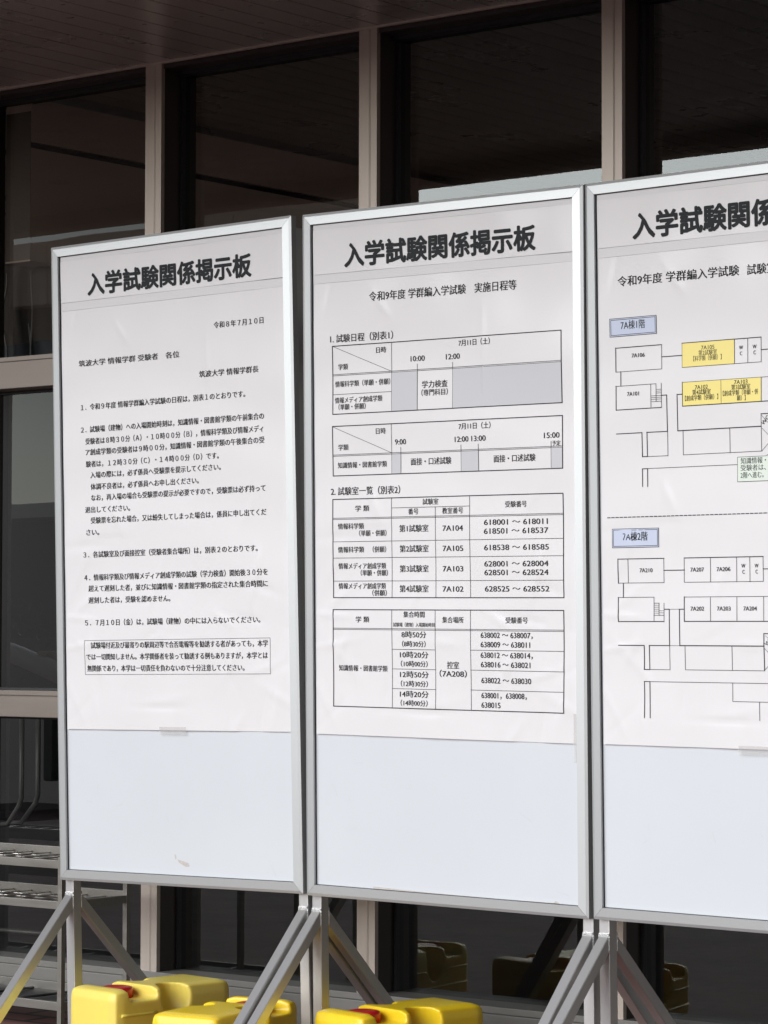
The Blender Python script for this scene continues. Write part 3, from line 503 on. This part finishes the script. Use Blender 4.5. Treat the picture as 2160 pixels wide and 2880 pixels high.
# ------------------------------------------------------------------ yellow water weights
def ellipsoid(bm, c, r):
    g = bmesh.ops.create_uvsphere(bm, u_segments=24, v_segments=14, radius=1)
    for v in g['verts']: v.co = Vector((c[0] + v.co.x * r[0], c[1] + v.co.y * r[1], c[2] + v.co.z * r[2]))
CW, CL, CH = .212, .426, .183
def can_body():
    bm = bmesh.new(); box(bm, -CW / 2, CW / 2, -CL / 2, CL / 2, 0, CH, bev=.030)
    base = obj('c', bm, 'yellow')
    cut = []
    def cutter(b): cut.append(obj('c', b, 'yellow'))
    y = lambda t: -CL / 2 + t
    b = bmesh.new(); box(b, -CW, CW, y(.052), y(.152), CH - .034, CH + .1, bev=.012); cutter(b)          # cap recess
    for s in (-1, 1):
        b = bmesh.new(); ellipsoid(b, (s * (CW / 2 + .012), y(.218), CH - .030), (.086, .052, .072)); cutter(b)   # grips
        b = bmesh.new(); ellipsoid(b, (s * CW / 2, y(.218), CH + .012), (.070, .040, .040)); cutter(b)
    for c in cut:
        m = base.modifiers.new('b', 'BOOLEAN'); m.operation = 'DIFFERENCE'; m.solver = 'EXACT'; m.object = c
    m = base.modifiers.new('r', 'REMESH'); m.mode = 'VOXEL'; m.voxel_size = .0038; m.use_smooth_shade = True
    m = base.modifiers.new('s', 'SMOOTH'); m.factor = .5; m.iterations = 12
    me = bpy.data.meshes.new_from_object(base.evaluated_get(bpy.context.evaluated_depsgraph_get()))
    for o in cut + [base]: bpy.data.objects.remove(o)
    for p in me.polygons: p.use_smooth = True
    return me
me_can = can_body(); me_can.name = 'can_body'
def can_ribs():
    bm = bmesh.new(); y = lambda t: -CL / 2 + t
    for s in (-1, 1):
        for z, spans in ((CH * .62, ((.022, .148), (.275, CL - .022))), (CH * .34, ((.022, CL - .022),)), (CH * .10, ((.03, CL - .03),))):
            for a, b in spans: tube(bm, [(s * (CW / 2 - .001), y(a + (b - a) * k / 6), z) for k in range(7)], .0045, 8)
    return bm
bm = can_ribs(); me_rib = bpy.data.meshes.new('rib'); bmesh.ops.recalc_face_normals(bm, faces=bm.faces[:]); bm.to_mesh(me_rib); bm.free()
bm = bmesh.new(); cx = -.012; cy = -CL / 2 + .099
pr = [(0, CH - .036), (.046, CH - .036), (.046, CH - .011), (.043, CH - .006), (.034, CH - .004), (0, CH - .006)]
rings = []
for r, z in pr:
    rings.append([bm.verts.new((cx + r * math.cos(k * math.pi / 20) * (1 if r == 0 else (1 + (.012 if (k % 2 and r > .045) else 0))), cy + r * math.sin(k * math.pi / 20), z)) for k in range(40)])
for a, b in zip(rings, rings[1:]):
    for k in range(40):
        try: bm.faces.new((a[k], a[(k + 1) % 40], b[(k + 1) % 40], b[k])).smooth = True
        except ValueError: pass
bmesh.ops.remove_doubles(bm, verts=bm.verts[:], dist=1e-5); bmesh.ops.recalc_face_normals(bm, faces=bm.faces[:])
me_cap = bpy.data.meshes.new('cap'); bm.to_mesh(me_cap); bm.free(); me_cap.materials.append(M['red'])
def can(loc, rotz, m, label, sz=1.):
    r = empty('water_weight', loc); r.rotation_euler = (0, 0, rotz); r.scale = (1, 1, sz)
    tag(r, label, 'water weight', 'yellow water weights at the feet of the boards')
    for nm, me, mm in (('tank_body', me_can, m), ('rib', me_rib, m), ('cap', me_cap, None)):
        me2 = me.copy() if mm else me
        if mm: me2.materials.clear(); me2.materials.append(M[mm])
        o = bpy.data.objects.new(nm, me2); COL.objects.link(o); o.parent = r
can((-5.488, 5.885, .001), rad(-7), 'yellow_pale', 'pale yellow water weight with red cap between the legs of the left board')
can((-4.630, 5.920, .001), rad(-12), 'yellow', 'bright yellow water weight with red cap under the middle board')
can((-5.034, 5.690, .001), rad(190), 'yellow', 'yellow water weight half hidden behind the two parallel front braces', .95)

# ------------------------------------------------------------------ umbrella rack
rk = empty('umbrella_rack', (-6.6, 6.06, 0)); RO = Vector((-6.6, 6.06, 0))
tag(rk, 'low stainless umbrella rack with two wire grids standing against the glass', 'umbrella rack')
def rpart(name, bm, m): bmesh.ops.translate(bm, verts=bm.verts[:], vec=-RO); return obj(name, bm, m, rk)
RX0, RX1, RY0, RY1 = -7.35, -5.885, 5.93, 6.22
for px in (RX0, RX1 - .0165):
    for py in (RY0, RY1 - .0165):
        bm = bmesh.new(); box(bm, px, px + .0165, py, py + .0165, .018, ZC - .648, bev=.001); rpart('post', bm, 'rack')
for z0, z1 in ((ZC - .681, ZC - .657), (ZC - .799, ZC - .776), (ZC - 1.092, ZC - 1.067)):
    for (xa, xb, ya, yb) in ((RX0 + .017, RX1 - .017, RY0 + .001, RY0 + .016), (RX0 + .017, RX1 - .017, RY1 - .016, RY1 - .001),
                             (RX0 + .001, RX0 + .016, RY0 + .017, RY1 - .017), (RX1 - .016, RX1 - .001, RY0 + .017, RY1 - .017)):
        bm = bmesh.new(); box(bm, xa, xb, ya, yb, z0, z1 + (.012 if ya > RY0 + .1 and xb - xa > .1 else 0), bev=.001); rpart('rail', bm, 'rack')
for z in (ZC - .664, ZC - .783):
    bm = bmesh.new(); xx = RX0 + .05
    while xx < RX1 - .03:
        tube(bm, [(xx, RY0 + .0162, z), (xx, RY1 - .0162, z)], .0028, 6); xx += .078
    for yy in (RY0 + .09, RY0 + .155, RY0 + .22): tube(bm, [(RX0 + .0172, yy, z - .0056), (RX1 - .0172, yy, z - .0056)], .0026, 6)
    rpart('wire_grid', bm, 'wire')
bm = bmesh.new(); box(bm, RX0 + .02, RX1 - .0175, RY0 + .0175, RY1 - .0175, ZC - 1.088, ZC - 1.080)
for k in range(9): 
    xx = RX0 + .1 + k * .16
    tube(bm, [(xx, RY0 + .03, ZC - 1.076), (xx + .05, RY0 + .12, ZC - 1.072), (xx + .03, RY1 - .03, ZC - 1.076)], .004, 6)
rpart('drip_tray', bm, 'tray')

# ------------------------------------------------------------------ inside the left bay: a bent tube frame
ch = empty('tubular_chair', (-7.35, 7.2, .08)); CO = Vector((-7.35, 7.2, .08))
tag(ch, 'bent chrome tube chair standing behind the glass left of the boards', 'chair')
bm = bmesh.new()
tube(bm, [(0, 0, .80), (0, 0, .49), (-.012, 0, .462), (-.07, 0, .395), (-.40, 0, .36)], .009, 8)
tube(bm, [(.032, .05, .80), (.032, .05, .50), (.02, .05, .47), (-.05, .05, .40), (-.38, .05, .36)], .009, 8)
obj('side_tube', bm, 'steel_tube', ch)
bm = bmesh.new()
tube(bm, [(-.40, 0, .36), (-.42, .0, .012), (-.1, .02, .012), (.2, .04, .012)], .009, 8); obj('base_tube', bm, 'steel_tube', ch)
bm = bmesh.new(); box(bm, -.44, -.04, .06, .46, .40, .44, bev=.01); obj('seat', bm, 'cloth', ch)
bm = bmesh.new(); box(bm, .045, .09, .06, .46, .55, .85, bev=.01); obj('backrest', bm, 'cloth', ch)

# ------------------------------------------------------------------ what the glass mirrors: the far side of the forecourt
hall = empty('low_hall', (-35, -15, 0)); tag(hall, 'low dark hall with a white roof edge mirrored in the left pane', 'building')
def part_at(root, name, bm, m):
    bmesh.ops.translate(bm, verts=bm.verts[:], vec=-root.location); return obj(name, bm, m, root)
bm = bmesh.new(); box(bm, -60, -12, -18, -14.6, 0, 2.70); part_at(hall, 'wall', bm, 'gasket')
bm = bmesh.new(); box(bm, -60.2, -11.8, -18.2, -13.6, 2.705, 2.90); part_at(hall, 'roof', bm, 'roof_white')
deck = empty('footbridge', (-35, -21, 0)); tag(deck, 'concrete footbridge deck mirrored in the upper panes on the left', 'footbridge')
bm = bmesh.new()
for k in range(21): box(bm, -70 + 2.05 * k, -70 + 2.05 * k + 2.03, -23, -20, 6.52, 7.63, bev=.02)
box(bm, -30.7, -28.25, -22.9, -20.1, 7.632, 8.25, bev=.02)  # raised block added to cover the sky strip mirrored in one bay
part_at(deck, 'deck', bm, 'plaster')
bm = bmesh.new(); box(bm, -70, -27.2, -22.7, -20.3, 5.80, 6.519); part_at(deck, 'girder', bm, 'dark_wall')
for x in (-62, -48):
    bm = bmesh.new(); tube(bm, [(x, -21.3, 0), (x, -21.3, 5.79)], .35, 16); part_at(deck, 'pier', bm, 'concrete')
# clipped hedge
bm = bmesh.new()
box(bm, -18.9, -10.6, -1.8, -1.3, .02, 1.12)
for i in range(14000):
    c = Vector((random.uniform(-19, -10.5), random.uniform(-1.9, -1.2), 0)); c.z = random.uniform(.1, 1.30 + .09 * math.sin(c.x * 7) + random.uniform(0, .1))
    a = Vector((random.gauss(0, 1), random.gauss(0, 1), random.gauss(0, 1))).normalized(); b = a.orthogonal().normalized(); s = random.uniform(.02, .045)
    bm.faces.new([bm.verts.new(c + p) for p in (a * s, b * s * .5, -a * s, -b * s * .5)])
tag(obj('hedge', bm, 'leaf'), 'dark green clipped hedge mirrored low in the left pane', 'hedge', kind='stuff')
# unseen wall added beyond the right edge to keep sky light off right-hand faces
blocker = empty('side_blocker', (1.9, 1, 0)); tag(blocker, 'brown tiled wall out of view, added on the right to block the sky', 'building')
bm = bmesh.new(); box(bm, 1.9, 6, -7, YF - .05, 0, 14); part_at(blocker, 'wall', bm, 'blocker_tile')
bm = bmesh.new(); box(bm, 1.75, 6.2, -7.2, YF - .04, 14.001, 14.4); part_at(blocker, 'roof', bm, 'concrete')
# curtain inside the left bay
cu = empty('curtain', (-6.8, 6.62, ZC + .9)); CU = Vector(cu.location)
tag(cu, 'limp grey net curtain with pale hems behind the upper left pane', 'curtain')
def cwave(x, z): return 6.625 + .018 * math.sin(x * 21 + 1.5 * math.sin(z * 9)) + .006 * math.sin(x * 53)
def cloth(z0, z1, n):
    bm = bmesh.new()
    g = [[bm.verts.new((x, cwave(x, z), z)) for z in (ZC + z0 + (z1 - z0) * k / n for k in range(n + 1))] for x in (-7.4 + 1.1 * i / 150 for i in range(151))]
    for a, c in zip(g, g[1:]):
        for k in range(n): bm.faces.new((a[k], a[k + 1], c[k + 1], c[k])).smooth = True
    return bm
part_at(cu, 'net', cloth(.965, 1.23, 10), 'curtain'); part_at(cu, 'lower_band', cloth(.86, .9645, 6), 'blue_grey')
for x, dx in ((-6.848, .012), (-6.735, .006), (-6.722, -.004)):
    bm = bmesh.new(); tube(bm, [(x + dx * math.sin(k * .7), cwave(x, ZC + .9) - .022, ZC + .872 + .33 * k / 12) for k in range(13)], .0032, 6)
    part_at(cu, 'hem', bm, 'hem')

# a passer-by, seen only as a reflection beside the left board
pp = empty('person', (-10.90, 1.68, 0)); tag(pp, 'person in dark clothes carrying a rolled white sheet, mirrored in the left pane', 'person')
def skin(name, pts, edges, m, parent, lev=2):
    me = bpy.data.meshes.new(name); me.from_pydata([p[:3] for p in pts], edges, [])
    o = bpy.data.objects.new(name, me); COL.objects.link(o)
    md = o.modifiers.new('s', 'SKIN'); md.use_smooth_shade = True
    for i, p in enumerate(pts):
        r = p[3] if isinstance(p[3], tuple) else (p[3], p[3]); me.skin_vertices[0].data[i].radius = r
    me.skin_vertices[0].data[0].use_root = True
    sd = o.modifiers.new('d', 'SUBSURF'); sd.levels = lev; sd.render_levels = lev
    me2 = bpy.data.meshes.new_from_object(o.evaluated_get(bpy.context.evaluated_depsgraph_get()))
    bpy.data.objects.remove(o); bpy.data.meshes.remove(me); me2.name = name; me2.materials.append(M[m])
    for p in me2.polygons: p.use_smooth = True
    o = bpy.data.objects.new(name, me2); COL.objects.link(o); o.parent = parent
    return o
B = [(0, 0, .86, (.13, .10)), (0, .0, 1.02, (.12, .09)), (0, 0, 1.20, (.15, .10)), (0, 0, 1.31, .07), (0, .01, 1.37, .05), (0, .02, 1.43, (.062, .075)), (0, .02, 1.51, (.070, .085)), (0, .01, 1.565, (.045, .06)),
     (-.17, 0, 1.29, .048), (-.215, -.04, 1.03, .040), (-.17, .12, 1.015, .033), (-.145, .20, 1.03, .024), (-.135, .25, 1.04, (.038, .018)),
     (.17, 0, 1.29, .048), (.22, -.03, 1.02, .040), (.23, .05, .80, .028), (.23, .07, .74, (.018, .034)),
     (-.09, 0, .80, .085), (-.10, .02, .46, .055), (-.10, -.02, .10, .036), (-.10, .12, .035, .035),
     (.09, 0, .80, .085), (.10, .01, .46, .055), (.10, -.03, .10, .036), (.10, .11, .035, .035), (0, .115, 1.475, .014)]
Ed = [(0, 1), (1, 2), (2, 3), (3, 4), (4, 5), (5, 6), (6, 7), (3, 8), (8, 9), (9, 10), (10, 11), (11, 12), (3, 13), (13, 14), (14, 15), (15, 16),
      (0, 17), (17, 18), (18, 19), (19, 20), (0, 21), (21, 22), (22, 23), (23, 24), (6, 25)]
for h, base, sgn in ((12, Vector((-.135, .25, 1.04)), 1), (16, Vector((.23, .07, .74)), 0)):
    for k in range(5):
        n0 = len(B)
        if sgn:
            off = (-.03 + .02 * k, 0, 0); ln = (.040, .046, .043, .034, .03)[k]
            c = [base + Vector((off[0], .03, .012)), base + Vector((off[0], .03 + ln * .8, 0)), base + Vector((off[0], .035 + ln, -.035))] if k < 4 else \
                [base + Vector((.045, .0, -.012)), base + Vector((.06, .03, -.04)), base + Vector((.055, .055, -.05))]
        else:
            c = [base + Vector((0, -.026 + .017 * k, -.04)), base + Vector((-.004, -.028 + .018 * k, -.075)), base + Vector((-.012, -.028 + .018 * k, -.105 + .006 * abs(k - 2)))] if k < 4 else \
                [base + Vector((0, .045, -.015)), base + Vector((-.006, .06, -.045)), base + Vector((-.01, .062, -.065))]
        for q, r in zip(c, (.0105, .0095, .008)): B.append((*q, r))
        Ed += [(h, n0), (n0, n0 + 1), (n0 + 1, n0 + 2)]
skin('body', B, Ed, 'skin', pp)
skin('jacket', [(0, 0, .84, (.165, .125)), (0, 0, 1.02, (.15, .115)), (0, 0, 1.21, (.18, .125)), (0, 0, 1.315, .085), (-.175, 0, 1.29, .064), (-.22, -.04, 1.03, .056), (-.175, .11, 1.017, .047), (.175, 0, 1.29, .064), (.225, -.03, 1.02, .056), (.232, .04, .82, .043)],
     [(0, 1), (1, 2), (2, 3), (3, 4), (4, 5), (5, 6), (3, 7), (7, 8), (8, 9)], 'cloth', pp)
skin('trousers', [(0, 0, .86, (.15, .115)), (-.09, 0, .78, .10), (-.10, .02, .46, .075), (-.10, -.02, .09, .062), (.09, 0, .78, .10), (.10, .01, .46, .075), (.10, -.03, .09, .062)],
     [(0, 1), (1, 2), (2, 3), (0, 4), (4, 5), (5, 6)], 'cloth', pp)
skin('hair', [(0, -.015, 1.555, (.062, .072)), (0, -.045, 1.50, (.070, .055)), (0, -.05, 1.43, (.055, .04))], [(0, 1), (1, 2)], 'hair', pp)
bm = bmesh.new()
tube(bm, [(-11.46, 1.985, 1.10), (-11.2, 1.985, 1.035), (-11.0, 1.985, .975), (-10.78, 1.985, .90)], .052, 14)
tag(obj('rolled_sheet', bm, 'white_cloth'), 'rolled white sheet held in the hand of the mirrored person', 'rolled sheet')
